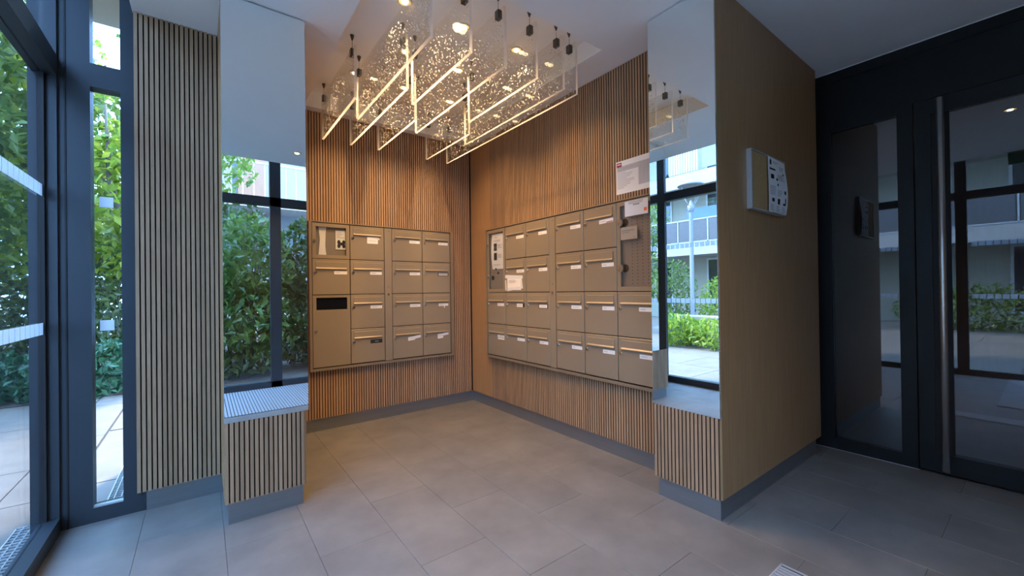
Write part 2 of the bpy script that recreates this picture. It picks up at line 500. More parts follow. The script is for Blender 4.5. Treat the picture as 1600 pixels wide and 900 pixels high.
dm = bx((0, 0, 0), (0.0012, 0.052, 0.056)).mesh('decal', M['decal'])
for z in (0.967, 1.628):
    y = 2.850
    while y > -0.75:
        if not (0.58 < y < 0.76 or 1.90 < y < 2.07):
            link('decal', dm, w1, (GX + 0.0045, y, z))
        y -= 0.062
# front: narrow window facing the camera, glass at y = FY
w2 = struct('window_2', MB().box((-0.560, 2.942, 0), (-0.447, 3.03, FTOP)), M['frame'], 'narrow dark framed window with a tree behind it')
part('stile', MB().box((-0.335, 2.942, 0), (-0.242, 3.02, FTOP)), M['frame'], w2)
part('bottom_rail', MB().box((-0.447, 2.942, 0), (-0.335, 3.02, 0.072)), M['frame'], w2)
part('sill', MB().box((-0.447, 2.950, 0.072), (-0.335, 2.976, 0.080)), M['alu'], w2)
part('transom', MB().box((-0.447, 2.942, 2.215), (-0.335, 3.02, 2.335)), M['frame'], w2)
part('cover_strip', MB().box((-0.538, 2.938, 0), (-0.532, 2.942, FTOP)), M['rubber'], w2)
part('pane', MB().box((-0.447, FY - 0.004, 0.072), (-0.335, FY + 0.004, 2.215)), M['glass'], w2)
part('pane', MB().box((-0.447, FY - 0.004, 2.335), (-0.335, FY + 0.004, FTOP)), M['glass'], w2)
dm2 = bx((0, 0, 0), (0.054, 0.0012, 0.054)).mesh('decal', M['decal'])
for z in (0.967, 1.609):
    link('decal', dm2, w2, (-0.422, FY - 0.0055, z))
part('head_panel', MB().box((-0.242, 2.942, 2.50), (0.12, 3.02, FTOP)), M['frame'], w2)
# back front, behind the camera (seen in the left mirror)
w3 = struct('window_3', MB().box((0.665, -0.87, 0), (0.782, -0.785, FTOP)), M['frame'], 'dark glazed back front seen in the column mirror')
part('bottom_rail', MB().box((-0.66, -0.87, 0), (1.26, -0.785, 0.075)), M['frame'], w3)
part('transom', MB().box((-0.66, -0.87, TZ0 - 0.01), (1.26, -0.785, TZ1 - 0.005)), M['frame'], w3)
part('head_rail', MB().box((-0.66, -0.87, 2.98), (1.26, -0.785, FTOP)), M['frame'], w3)
part('post', MB().box((1.20, -0.87, 0), (1.30, -0.785, FTOP)), M['frame'], w3)
part('post', MB().box((-0.66, -0.90, 0), (-0.56, -0.785, FTOP)), M['frame'], w3)
for (x0, x1) in ((-0.56, 0.665), (0.782, 1.20)):
    part('pane', MB().box((x0, BY - 0.004, 0.075), (x1, BY + 0.004, TZ0 - 0.01)), M['glass'], w3)
    part('pane', MB().box((x0, BY - 0.004, TZ1 - 0.005), (x1, BY + 0.004, 2.98)), M['glass'], w3)

# ------------------------------------------------------------------ glazed door on the right
d1 = struct('door_1', MB().box((DX, -0.80, 2.585), (DX + 0.12, 1.12, CEIL + 0.02)), M['doorframe'], 'dark glazed door with a full height steel pull bar')
part('edge_strip', MB().box((DX - 0.004, -0.80, CEIL - 0.0045), (DX, PY1 - 0.25, CEIL - 0.0005)), M['ceiling'], d1)  # thin white strip along the top edge of the door wall
part('edge_strip', MB().box((DX - 0.004, 0.508, 0.0), (DX, PY1 - 0.25, 0.003)), M['alu'], d1)
part('header_panel', MB().box((DX + 0.012, -0.80, 2.290), (DX + 0.10, 1.12, 2.585)), M['doorframe'], d1)
part('jamb', MB().box((DX, 0.935, 0), (DX + 0.12, 1.12, 2.290)), M['doorframe'], d1)
part('post', MB().box((DX, 0.514, 0), (DX + 0.10, 0.588, 2.290)), M['doorframe'], d1)
part('sidelight_rail', MB().box((DX, 0.588, 0), (DX + 0.10, 0.935, 0.082)), M['doorframe'], d1)
part('sidelight_rail', MB().box((DX, 0.588, 2.234), (DX + 0.10, 0.935, 2.290)), M['doorframe'], d1)
part('sidelight_pane', MB().box((DX + 0.022, 0.588, 0.082), (DX + 0.034, 0.935, 2.234)), M['darkglass'], d1)
leaf = part('door_leaf', MB().box((DX + 0.003, 0.437, 0.012), (DX + 0.06, 0.508, 2.284)).box((DX + 0.003, -0.56, 0.012), (DX + 0.06, 0.437, 0.127))
            .box((DX + 0.003, -0.56, 2.190), (DX + 0.06, 0.437, 2.284)).box((DX + 0.003, -0.56, 0.127), (DX + 0.06, -0.49, 2.190)), M['doorframe'], d1)
part('pane', MB().box((DX + 0.018, -0.49, 0.127), (DX + 0.028, 0.437, 2.190)), M['doorglass'], leaf)
part('black_border', MB().box((DX + 0.012, 0.358, 0.127), (DX + 0.018, 0.437, 2.190)), M['rubber'], leaf)
hb = MB().tube((3.468, 0.386, 0.050), (3.468, 0.386, 2.250), 0.0165, n=20)
for z in (0.075, 2.205):
    hb.tube((3.468, 0.386, z), (DX + 0.012, 0.386, z), 0.009, n=12)
part('pull_bar', hb, M['steel'], leaf)
part('post', MB().box((DX, -0.80, 0), (DX + 0.10, -0.57, 2.290)), M['doorframe'], d1)
# dim corridor behind the door
struct('wall_corridor', MB().box((7.4, -2.2, 0), (7.6, 2.6, 2.7)), M['corridor'], 'brown wood wall at the end of the corridor')
struct('wall_corridor_left', MB().box((3.75, 1.42, 0), (7.5, 1.6, 2.7)), M['corridor'])
struct('wall_corridor_right', MB().box((3.67, -1.3, 0), (7.5, -1.12, 2.7)), M['corridor'])
struct('ceiling_corridor', MB().box((3.67, -1.3, 2.66), (7.6, 1.6, 2.8)), M['ceiling'])
struct('floor_corridor', MB().box((3.75, -1.3, -0.1), (7.6, 1.6, -0.001)), M['tile'])

# ------------------------------------------------------------------ mailbox banks
def cyl_y(mb, x, z, y0, y1, r, n=14):
    mb.tube((x, y0, z), (x, y1, z), r, n=n, smooth=False)
    return mb
DOORW = 0.2945
def door_plate(w, h):
    b = 0.0025; m = MB()
    m.v = [(0, 0.012, 0), (w, 0.012, 0), (w, 0.012, h), (0, 0.012, h), (0, b, 0), (w, b, 0), (w, b, h), (0, b, h),
           (b, 0, b), (w - b, 0, b), (w - b, 0, h - b), (b, 0, h - b)]
    for a in (0, 4):
        for i in range(4):
            j = (i + 1) % 4
            m.face([a + i, a + j, a + 4 + j, a + 4 + i])
    m.face([8, 9, 10, 11]); m.face([3, 2, 1, 0])
    return m.mesh('mailbox_door', M['mailbox'])
ME_DOOR = door_plate(DOORW, DOORW)
fm = MB()                                             # letter flap with its rounded lip
fx0, fx1 = 0.026, 0.268
prof = [(0.0, 0.274), (-0.0035, 0.272), (-0.0035, 0.226), (-0.010, 0.219), (-0.0115, 0.2145), (-0.009, 0.2115), (0.0, 0.2115)]
for x in (fx0, fx1):
    fm.poly([(x, y, z) for y, z in (prof if x == fx0 else prof[::-1])])
for i in range(len(prof) - 1):
    (ya, za), (yb, zb) = prof[i], prof[i + 1]
    fm.poly([(fx0, ya, za), (fx1, ya, za), (fx1, yb, zb), (fx0, yb, zb)])
ME_FLAP = fm.mesh('letter_flap', M['mailbox'])
lm = MB(); cyl_y(lm, 0, 0, 0.002, -0.006, 0.0118); cyl_y(lm, 0, 0, -0.006, -0.009, 0.0080)
lm.cm = 1; lm.box((-0.0012, -0.0095, -0.005), (0.0012, -0.0088, 0.005))
ME_LOCK = lm.mesh('lock', [M['chrome'], M['black']])
def label_mesh(kind):
    m = MB()
    def sheet(x0, x1, z0, z1, y=-0.0012, tilt=0.0):
        m.poly([(x0, y, z0), (x1, y, z0 + tilt), (x1, y, z1 + tilt), (x0, y, z1)])
        m.poly([(x1, 0, z0 + tilt), (x0, 0, z0), (x0, y, z0), (x1, y, z0 + tilt)])
        m.poly([(x0, 0, z1), (x1, 0, z1 + tilt), (x1, y, z1 + tilt), (x0, y, z1)])
        m.poly([(x0, 0, z0), (x0, 0, z1), (x0, y, z1), (x0, y, z0)])
        m.poly([(x1, 0, z1 + tilt), (x1, 0, z0 + tilt), (x1, y, z0 + tilt), (x1, y, z1 + tilt)])
    def word(x0, x1, z, seed):
        r = random.Random(seed); m.cm = 1; x = x0
        while x < x1:
            d = r.uniform(0.003, 0.009)
            m.poly([(x, -0.0016, z - 0.003), (min(x + d, x1), -0.0016, z - 0.003), (min(x + d, x1), -0.0016, z + 0.003), (x, -0.0016, z + 0.003)])
            x += d + 0.0025
        m.cm = 0
    if kind == 'black':
        m.cm = 2; sheet(0.165, 0.270, 0.162, 0.194); m.cm = 0; word(0.205, 0.235, 0.178, 3)
    elif kind == 'double':
        sheet(0.165, 0.270, 0.176, 0.197); sheet(0.168, 0.270, 0.157, 0.170); word(0.178, 0.258, 0.187, 5)
    elif kind == 'wide':
        sheet(0.145, 0.240, 0.145, 0.203); sheet(0.235, 0.255, 0.182, 0.200); word(0.155, 0.225, 0.170, 8)
    elif kind == 'torn':
        sheet(0.150, 0.210, 0.150, 0.194, tilt=0.004); sheet(0.210, 0.270, 0.176, 0.200, tilt=0.008); word(0.158, 0.205, 0.176, 9)
    elif kind == 'long':
        sheet(0.145, 0.215, 0.154, 0.187, tilt=0.008); sheet(0.215, 0.272, 0.171, 0.197, tilt=0.008); word(0.158, 0.215, 0.176, 10)
    elif kind == 'drip':
        sheet(0.165, 0.270, 0.170, 0.194); sheet(0.222, 0.232, 0.152, 0.172); word(0.175, 0.215, 0.182, 12)
    elif kind == 'framed':
        m.cm = 2; sheet(0.160, 0.275, 0.164, 0.199); m.cm = 0; sheet(0.168, 0.266, 0.168, 0.195, y=-0.0015); word(0.180, 0.250, 0.1815, 14)
    elif kind == 'tab':
        sheet(0.165, 0.250, 0.168, 0.197); m.cm = 2; sheet(0.250, 0.272, 0.168, 0.199); m.cm = 0; word(0.175, 0.235, 0.182, 15)
    elif kind == 'redline':
        sheet(0.150, 0.272, 0.170, 0.197, tilt=0.004); m.cm = 3; m.poly([(0.215, -0.0017, 0.174), (0.268, -0.0017, 0.177), (0.268, -0.0017, 0.182), (0.215, -0.0017, 0.179)]); m.cm = 0; word(0.158, 0.205, 0.184, 16)
    elif kind == 'dim':
        m.cm = 2; sheet(0.160, 0.275, 0.164, 0.198); m.cm = 1; sheet(0.166, 0.268, 0.168, 0.194, y=-0.0015); m.cm = 0
    else:
        sheet(0.168, 0.272, 0.170, 0.1965); word(0.178, 0.178 + 0.02 + (sum(map(ord, kind)) * 7 % 50) * 0.001, 0.183, kind)
    return m.mesh('name_label', [M['paper'], M['faint'], M['black'], M['red']])
LABELS = {}
def add_box(parent, u, z, kind):
    d = link('mailbox_door', ME_DOOR, parent, (u + 0.00275, 0.0, z + 0.00275))
    link('letter_flap', ME_FLAP, d)
    link('lock', ME_LOCK, d, (0.022, 0, 0.186))
    if kind not in LABELS:
        LABELS[kind] = label_mesh(kind)
    link('name_label', LABELS[kind], d)
    return d
def bank_frame(parent, W, H, rows_top, u_stile):
    f = MB(); d0, d1 = -0.004, 0.029
    b = 0.020
    f.box((0, d0, 0), (b, d1, H)).box((W - b, d0, 0), (W, d1, H)).box((b, d0, 0), (W - b, d1, b)).box((b, d0, H - b * 0.45), (W - b, d1, H))
    f.build('outer_frame', M['mailframe'], parent)
    bx((b, 0.0235, b), (W - b, 0.029, H - b * 0.45)).build('back_plate', M['cavity'], parent)
    st = part('service_strip', MB().box((u_stile + 0.002, 0.0, 0.024), (u_stile + 0.068, 0.012, rows_top - 0.003)), M['mailbox'], parent)
    k = MB(); cyl_y(k, u_stile + 0.034, 0.622, 0.002, -0.006, 0.0105)
    k.build('lock', M['chrome'], st)
    for su, sz in ((0.045, rows_top - 0.03), (0.034, 0.69)):
        k = MB(); cyl_y(k, u_stile + su, sz, 0.002, -0.002, 0.004, 8); k.build('screw', M['gunmetal'], st)
def window_door(parent, u, z, h, locks, back_mat, big=False):
    """notice case: door ring, glass, inner panel, locks"""
    w = DOORW; x0, z0 = u + 0.00275, z + 0.00275; hh = h - 0.0055
    bl, br, bt, bb = 0.028, 0.028, 0.030, 0.030
    r = MB()
    r.box((0, 0, 0), (bl, 0.012, hh)).box((w - br, 0, 0), (w, 0.012, hh)).box((bl, 0, 0), (w - br, 0.012, bb)).box((bl, 0, hh - bt), (w - br, 0.012, hh))
    ring = r.build('notice_case_door', M['mailbox'], parent, (x0, 0, z0))
    bx((bl, 0.006, bb), (w - br, 0.009, hh - bt)).build('pane', M['mailglass'], ring)
    bx((0.010, 0.0205, 0.010), (w - 0.010, 0.0235, hh - 0.010)).build('inner_panel', back_mat, ring)
    for lz in locks:
        if big:
            k = MB(); cyl_y(k, 0.052, lz, 0.0190, 0.0205, 0.027, 20); k.build('lock_black_disc', M['black'], ring)  # black disc set off to one side behind the lock rosette
            k = MB(); cyl_y(k, 0.027, lz, 0.006, -0.007, 0.025, 20); k.build('lock_rosette', M['mailframe'], ring)
            k = MB(); cyl_y(k, 0.019, lz, -0.007, -0.011, 0.008, 14); k.build('lock', M['chrome'], ring)
        else:
            k = MB(); cyl_y(k, 0.018, lz, 0.002, -0.008, 0.0105); k.build('lock', M['chrome'], ring)
    return ring

MH = 1.238
bank1 = thing('mailbox_bank', 'smaller taupe mailbox bank with a black parcel slot', 'mailboxes', (0.695, 3.645, 0.504))
bank_frame(bank1, 1.316, MH, 1.226, 0.622)
U1 = [0.022, 0.322, 0.692, 0.992]; ZT = [0.926, 0.626, 0.326, 0.026]
window_door(bank1, U1[0], ZT[0], 0.30, (0.146,), M['mailback'])
add_box(bank1, U1[0], ZT[1], 'n1')
pd = MB()                                             # parcel door with an open slot
w, h = DOORW, 0.5945; sx0, sx1, sz0, sz1 = 0.027, 0.270, 0.473, 0.574
pd.box((0, 0, 0), (w, 0.012, sz0)).box((0, 0, sz1), (w, 0.012, h)).box((0, 0, sz0), (sx0, 0.012, sz1)).box((sx1, 0, sz0), (w, 0.012, sz1))
pdo = pd.build('parcel_door', M['mailbox'], bank1, (U1[0] + 0.00275, 0, ZT[3] + 0.00275))
bx((sx0, 0.010, sz0), (sx1, 0.012, sz1)).build('slot_flap', M['cavity'], pdo)
link('lock', ME_LOCK, pdo, (0.023, 0, 0.300))
for i, kind in enumerate(('wide', 'n2', 'n3', 'black')): add_box(bank1, U1[1], ZT[i], kind)
for i, kind in enumerate(('n4', 'n5', 'n6', 'long')): add_box(bank1, U1[2], ZT[i], kind)
for i, kind in enumerate(('n7', 'dim', 'drip', 'torn')): add_box(bank1, U1[3], ZT[i], kind)

bank2 = thing('mailbox_bank', 'larger taupe mailbox bank with two tall notice cases', 'mailboxes', (2.225, 3.355, 0.504), -math.pi / 2)
bank_frame(bank2, 1.910, MH, 1.226, 0.920)
U2 = [0.020, 0.320, 0.620, 0.990, 1.290, 1.590]
window_door(bank2, U2[0], ZT[1], 0.60, (0.15, 0.455), M['mailback'])
for i, kind in ((2, 'n8'), (3, 'double')): add_box(bank2, U2[0], ZT[i], kind)
for i, kind in enumerate(('n9', 'n10', 'tab', 'n11')): add_box(bank2, U2[1], ZT[i], kind)
for i, kind in enumerate(('n12', 'n13', 'framed', 'n14')): add_box(bank2, U2[2], ZT[i], kind)
for i, kind in enumerate(('n15', 'n16', 'n17', 'n18')): add_box(bank2, U2[3], ZT[i], kind)
for i, kind in enumerate(('redline', 'n19', 'n20', 'n21')): add_box(bank2, U2[4], ZT[i], kind)
case = window_door(bank2, U2[5], ZT[1], 0.60, (0.152, 0.455), M['mailback'], big=True)
for i, kind in ((2, 'n22'), (3, 'n23')): add_box(bank2, U2[5], ZT[i], kind)
hm = MB()
for a in range(5):
    for b in range(24):
        cyl_y(hm, 0.108 + a * 0.040, 0.050 + b * 0.0215, 0.0200, 0.0206, 0.0034, 6)
tag(hm.build('perforations', M['black'], case), kind='stuff')

# ------------------------------------------------------------------ notices and papers
def bars(m, x0, x1, z0, z1, n, seed, y=-0.0006, fill=0.45, lo=0.5):
    r = random.Random(seed); dz = (z1 - z0) / n
    for i in range(n):
        zt = z1 - i * dz
        xe = x0 + (x1 - x0) * r.uniform(lo, 1.0)
        m.poly([(x0, y, zt - dz * fill), (xe, y, zt - dz * fill), (xe, y, zt), (x0, y, zt)])
def rect(m, x0, x1, z0, z1, y=-0.0006):
    m.poly([(x0, y, z0), (x1, y, z0), (x1, y, z1), (x0, y, z1)])
def sheet_thing(name, label, cat, loc, rz, w, h, mats, draw, th=0.0008):
    t = thing(name, label, cat, loc, rz)
    bx((0, -0.0004, 0), (w, th, h)).build('sheet', mats[0], t)
    m = MB(); draw(m)
    m.build('print', mats[1:], t)
    return t
RZ90 = -math.pi / 2
# price-list style poster above the larger bank
def d_poster(m):
    W_, H_ = 0.297, 0.221
    rect(m, 0.008, W_ - 0.006, 0.150, 0.185)
    rect(m, 0.178, W_ - 0.006, 0.036, 0.150)
    m.cm = 1; rect(m, 0.006, 0.046, 0.181, 0.212)
    m.cm = 2
    bars(m, 0.010, 0.165, 0.030, 0.144, 11, 21, -0.0010, 0.35, 0.35)
    for k in range(4): bars(m, 0.186 + k * 0.026, 0.204 + k * 0.026, 0.045, 0.180, 12, 30 + k, -0.0010, 0.3, 0.7)
    bars(m, 0.05, 0.15, 0.158, 0.172, 1, 3, -0.0010, 0.6, 0.9)
    m.cm = 3; bars(m, 0.012, 0.040, 0.196, 0.203, 1, 4, -0.0010, 0.9, 0.95)
sheet_thing('poster', 'white printed sheet with a crimson logo above the larger mailbox bank', 'poster', (XR - 0.0014, 1.782, 1.786), RZ90,
            0.297, 0.221, [M['paper'], M['shade'], M['red'], M['faint'], M['paper']], d_poster)
# white card with orange square on the right notice case
def d_card(m):
    m.cm = 0; bars(m, 0.030, 0.160, 0.072, 0.092, 2, 41, -0.0006, 0.4, 0.75)
    bars(m, 0.065, 0.115, 0.066, 0.074, 1, 42, -0.0008, 0.9, 0.95)
    m.cm = 1; rect(m, 0.146, 0.168, 0.018, 0.040)
sheet_thing('notice_card', 'white card with an orange square on the right notice case', 'card', (2.2225, 1.692, 1.621), RZ90, 0.176, 0.098,
            [M['plastic'], M['print'], M['orange']], d_card, 0.0020)
def d_card2(m):
    bars(m, 0.010, 0.112, 0.052, 0.064, 1, 43, -0.0006, 0.7, 0.95); bars(m, 0.010, 0.070, 0.040, 0.050, 1, 44, -0.0006, 0.6, 0.95)
    rect(m, 0.104, 0.112, 0.010, 0.018)
sheet_thing('notice_card', 'small beige card across the right notice case', 'card', (2.2225, 1.728, 1.471), RZ90, 0.130, 0.082,
            [M['cardbeige'], M['print']], d_card2, 0.0020)
# taped note on the mailbox
def d_note(m):
    bars(m, 0.030, 0.160, 0.060, 0.090, 3, 51, -0.0016, 0.35, 0.6)
t = sheet_thing('taped_note', 'white note taped over a mailbox of the larger bank', 'note', (2.2245, 3.005, 1.150), RZ90, 0.20, 0.118,
                [M['paper'], M['faint']], lambda m: d_note(m), 0.0004)
m = MB()
m.poly([(-0.030, -0.0012, 0.108), (0.225, -0.0012, 0.098), (0.228, -0.0012, 0.125), (-0.028, -0.0012, 0.140)])
m.poly([(-0.028, -0.0011, -0.004), (-0.010, -0.0011, -0.006), (-0.016, -0.0011, 0.095), (-0.032, -0.0011, 0.090)])
m.poly([(0.0, -0.0013, -0.010), (0.205, -0.0013, 0.014), (0.205, -0.0013, 0.030), (0.01, -0.0013, 0.022)])
m.poly([(0.205, -0.0011, 0.012), (0.228, -0.0011, 0.014), (0.215, -0.0011, 0.100), (0.203, -0.0011, 0.100)])
m.build('tape', M['plastic'], t)
# bowed sheet in the tall left notice case of the larger bank
def bowed(name, mats, parent, w, h, bow, n=12):
    m = MB()
    for i in range(n):
        a0, a1 = i / n, (i + 1) / n
        f = lambda a: -bow * math.sin(math.pi * a)
        m.poly([(f(a0) * 1.2, f(a0) * 0.3, a0 * h), (w, 0, a0 * h), (w, 0, a1 * h), (f(a1) * 1.2, f(a1) * 0.3, a1 * h)])
    return m.build(name, mats, parent)
t = thing('notice_sheet', 'bowed white notice with two dark pictures in the tall left case', 'notice', (2.2405, 3.262, 1.352), RZ90)
bowed('sheet', M['paper'], t, 0.205, 0.335, 0.012)
m = MB(); rect(m, 0.030, 0.080, 0.085, 0.155, -0.0045); rect(m, 0.030, 0.080, 0.175, 0.245, -0.0045)
m.cm = 1; bars(m, 0.095, 0.165, 0.100, 0.140, 3, 61, -0.0045); bars(m, 0.095, 0.165, 0.190, 0.230, 3, 62, -0.0045)
bars(m, 0.030, 0.19, 0.255, 0.275, 2, 63, -0.0045); bars(m, 0.04, 0.10, 0.29, 0.305, 1, 64, -0.0045); bars(m, 0.02, 0.19, 0.03, 0.045, 2, 65, -0.0045)
m.build('print', [M['black'], M['faint']], t)
for i, (y, z) in enumerate(((3.206, 1.353), (3.172, 1.315), (3.262, 1.270))):
    r = 0.011 if i < 2 else 0.022
    k = MB(); cyl_y(k, 0, 0, 0, 0.006, r, 16)
    tag(k.build('magnet', M['black'], None, (2.2385, y, z)), ('upper small round black magnet below the bowed notice', 'lower small round black magnet below the bowed notice',
        'large round black magnet at the lock of the tall left case')[i], 'magnet', 'magnets in the tall left notice case').rotation_euler = (0, 0, RZ90)
# things in the small notice case of the smaller bank
t = thing('notice_strip', 'curled white strip at the left of the small notice case', 'paper', (0.770, 3.6600, 1.465))
m = MB()
for i in range(10):
    a0, a1 = i / 10, (i + 1) / 10
    g = lambda a: (0.0 + 0.012 * (1 - abs(2 * a - 1.1)), 0.062 - 0.018 * math.sin(a * math.pi))
    x0, wd0 = g(a0); x1, wd1 = g(a1)
    m.poly([(x0, -0.002 * math.sin(a0 * 6), a0 * 0.235), (x0 + wd0, 0.001, a0 * 0.235), (x1 + wd1, 0.001, a1 * 0.235), (x1, -0.002 * math.sin(a1 * 6), a1 * 0.235)])
m.build('sheet', M['paper'], t)
t = thing('notice_card', 'pale card with a black crossed shape in the small notice case', 'card', (0.905, 3.6610, 1.515))
bx((0, 0, 0), (0.080, 0.002, 0.160)).build('sheet', M['paper'], t)
m = MB()
for cx, cz in ((0.026, 0.062), (0.066, 0.062), (0.026, 0.030), (0.066, 0.030)):
    m.poly([(cx + 0.013 * math.cos(a), -0.002, cz + 0.019 * math.sin(a)) for a in [i * math.pi / 5 for i in range(10)]])
m.poly([(0.035, -0.0022, 0.035), (0.058, -0.0022, 0.035), (0.058, -0.0022, 0.060), (0.035, -0.0022, 0.060)])
m.cm = 1; bars(m, 0.008, 0.07, 0.09, 0.145, 4, 71, -0.0006)
m.build('print', [M['black'], M['faint']], t)

# notice board on the partition
nb = thing('notice_board', 'shallow aluminium framed cork notice board on the dark partition', 'notice board', (2.336, PY0, 1.570))
BW, BH, BD = 0.452, 0.322, 0.026
f = MB(); b = 0.007
f.box((0, -BD, 0), (b, 0, BH)).box((BW - b, -BD, 0), (BW, 0, BH)).box((b, -BD, 0), (BW - b, 0, b)).box((b, -BD, BH - b), (BW - b, 0, BH))
f.build('frame', M['alu'], nb)
bx((b, -BD + 0.005, b), (BW - b, -0.001, BH - b)).build('cork_panel', M['cork'], nb)
pt = thing('information_sheet', 'curled white leaflet with small pictures pinned on the notice board', 'leaflet', (2.536, PY0 - BD - 0.002, 1.574))
m = MB(); n = 10
for i in range(n):
    a0, a1 = i / n, (i + 1) / n
    f_ = lambda a: -0.004 - 0.010 * math.sin(a * math.pi * 1.3)
    m.poly([(0.004 * math.sin(a0 * 5), -0.002, a0 * 0.31), (0.246, f_(a0), a0 * 0.31), (0.246, f_(a1), a1 * 0.31), (0.004 * math.sin(a1 * 5), -0.002, a1 * 0.31)], True)
m.build('sheet', M['paper'], pt)
m = MB()
r = random.Random(5)
def on(x, z, dx, dz):
    fy = lambda xx, zz: -0.0030 + (-0.002 - 0.010 * math.sin(min(max(zz / 0.31, 0), 1) * math.pi * 1.3)) * xx / 0.246
    m.poly([(x, fy(x, z) - 0.001, z), (x + dx, fy(x + dx, z) - 0.001, z), (x + dx, fy(x + dx, z + dz) - 0.001, z + dz), (x, fy(x, z + dz) - 0.001, z + dz)])
for (x, z, dx, dz) in ((0.020, 0.268, 0.022, 0.028), (0.030, 0.190, 0.040, 0.026), (0.100, 0.185, 0.016, 0.014), (0.110, 0.155, 0.014, 0.014), (0.190, 0.225, 0.014, 0.012),
                       (0.040, 0.060, 0.030, 0.020), (0.110, 0.050, 0.030, 0.032), (0.195, 0.115, 0.022, 0.020), (0.180, 0.050, 0.036, 0.012), (0.205, 0.062, 0.012, 0.030), (0.014, 0.240, 0.08, 0.010)):
    on(x, z, dx, dz)
m.cm = 1
for bxx, bz, wd, k in ((0.018, 0.100, 0.07, 6), (0.110, 0.100, 0.06, 4), (0.018, 0.012, 0.055, 4), (0.095, 0.010, 0.055, 4), (0.17, 0.008, 0.05, 4), (0.12, 0.19, 0.10, 4), (0.06, 0.28, 0.09, 2), (0.15, 0.250, 0.07, 3)):
    for i in range(k):
        on(bxx, bz + i * 0.009, wd * r.uniform(0.6, 1), 0.004)
m.build('print', [M['black'], M['faint']], pt)

# ------------------------------------------------------------------ hanging acrylic panels and downlights
PZ0, PZH, PT = 2.360, 0.325, 0.016
panels = [  # x, near y, far y, wording
    (0.770, 2.600, 3.465, 'leftmost acrylic panel at the back of the ceiling recess'),
    (0.877, 1.765, 2.925, 'second acrylic panel from the left, nearest its front'),
    (0.985, 2.305, 3.475, 'third acrylic panel from the left, set back'),
    (1.097, 1.765, 2.490, 'short front acrylic panel, fourth from the left'),
    (1.210, 2.700, 3.460, 'short back acrylic panel, fifth from the left'),
    (1.314, 1.765, 2.925, 'long front acrylic panel in the middle'),
    (1.537, 1.765, 2.515, 'short front acrylic panel, fourth from the right'),
    (1.655, 2.705, 3.460, 'short back acrylic panel, third from the right'),
    (1.750, 1.765, 2.925, 'long front acrylic panel, second from the right'),
    (1.862, 1.765, 3.455, 'rightmost and longest acrylic panel by the larger mailbox wall'),
]
for k, (px, ya, yb, lab) in enumerate(panels):
    L = yb - ya
    t = thing('acrylic_panel', 'clear bubbled ' + lab, 'light panel', (px, ya, PZ0), 0, 'hanging acrylic panels under the ceiling recess')
    h = PT / 2
    e = MB()
    e.poly([(-h, 0, 0), (-h, 0, PZH), (-h, L, PZH), (-h, L, 0)][::-1]); e.poly([(h, 0, 0), (h, L, 0), (h, L, PZH), (h, 0, PZH)])
    e.cm = 1
    e.poly([(-h, 0, 0), (h, 0, 0), (h, 0, PZH), (-h, 0, PZH)]); e.poly([(h, L, 0), (-h, L, 0), (-h, L, PZH), (h, L, PZH)])
    e.poly([(-h, 0, 0), (-h, L, 0), (h, L, 0), (h, 0, 0)])
    e.cm = 0
    e.poly([(-h, 0, PZH), (h, 0, PZH), (h, L, PZH), (-h, L, PZH)])
    e.build('acrylic_sheet', [M['acrylic'], M['acrylic_edge']], t)
    r = random.Random(100 + k); bm_ = MB()
    for i in range(int(620 * L)):
        cy, cz = r.uniform(0.02, L - 0.02), r.uniform(0.015, PZH - 0.02)
        if r.random() < max(0, (cz / PZH - 0.45)) * 1.1: continue
        cx = r.uniform(-0.005, 0.005); q = r.uniform(0.0017, 0.0036); hz = q * r.uniform(1.2, 2.6)
        n0 = len(bm_.v)
        bm_.v += [(cx, cy, cz + hz), (cx + q, cy, cz), (cx, cy + q, cz), (cx - q, cy, cz), (cx, cy - q, cz), (cx, cy, cz - hz)]
        for a, b in ((1, 2), (2, 3), (3, 4), (4, 1)):
            bm_.face([n0, n0 + a, n0 + b], True); bm_.face([n0 + 5, n0 + b, n0 + a], True)
    tag(bm_.build('bubbles', M['bubble'], t), kind='stuff')
    for cy in (0.060, L - 0.050):
        hg = MB()
        hg.lathe([(0.0, RZ - PZ0), (0.013, RZ - PZ0), (0.013, RZ - PZ0 - 0.006), (0.004, RZ - PZ0 - 0.034), (0.0, RZ - PZ0 - 0.034)], (0, cy, 0), 12)
        hg.tube((0, cy, PZH - 0.01), (0, cy, RZ - PZ0 - 0.03), 0.0012, n=6)
        hg.build('cable_hanger', M['gunmetal'], t)
        bx((-0.013, cy - 0.016, PZH - 0.042), (0.013, cy + 0.016, PZH + 0.004)).build('clamp', M['gunmetal'], t)

def downlight(label, loc, power, color, lampmat, angle, group=None, rr=0.042):
    t = thing('downlight', label, 'downlight', loc, 0, group)
    g = MB().lathe([(rr, 0.0), (rr, -0.004), (rr * 0.86, -0.006), (rr * 0.80, -0.001)], n=24)
    g.build('trim_ring', M['ring'], t)
    g = MB().lathe([(rr * 0.80, -0.0012), (rr * 0.46, -0.0022)], n=24)
    g.build('reflector', M['reflector'], t)
    g = MB().lathe([(rr * 0.46, -0.0022), (rr * 0.40, -0.0070), (0.0001, -0.0090)], n=24)
    g.build('lamp_lens', lampmat, t)
    ld = bpy.data.lights.new('downlight_lamp', 'SPOT')
    ld.energy = power; ld.color = color; ld.spot_size = math.radians(angle); ld.spot_blend = 0.7; ld.shadow_soft_size = 0.03
    lo = bpy.data.objects.new('lamp_light', ld); col.objects.link(lo); lo.parent = t; lo.location = (0, 0, -0.015)
    return t
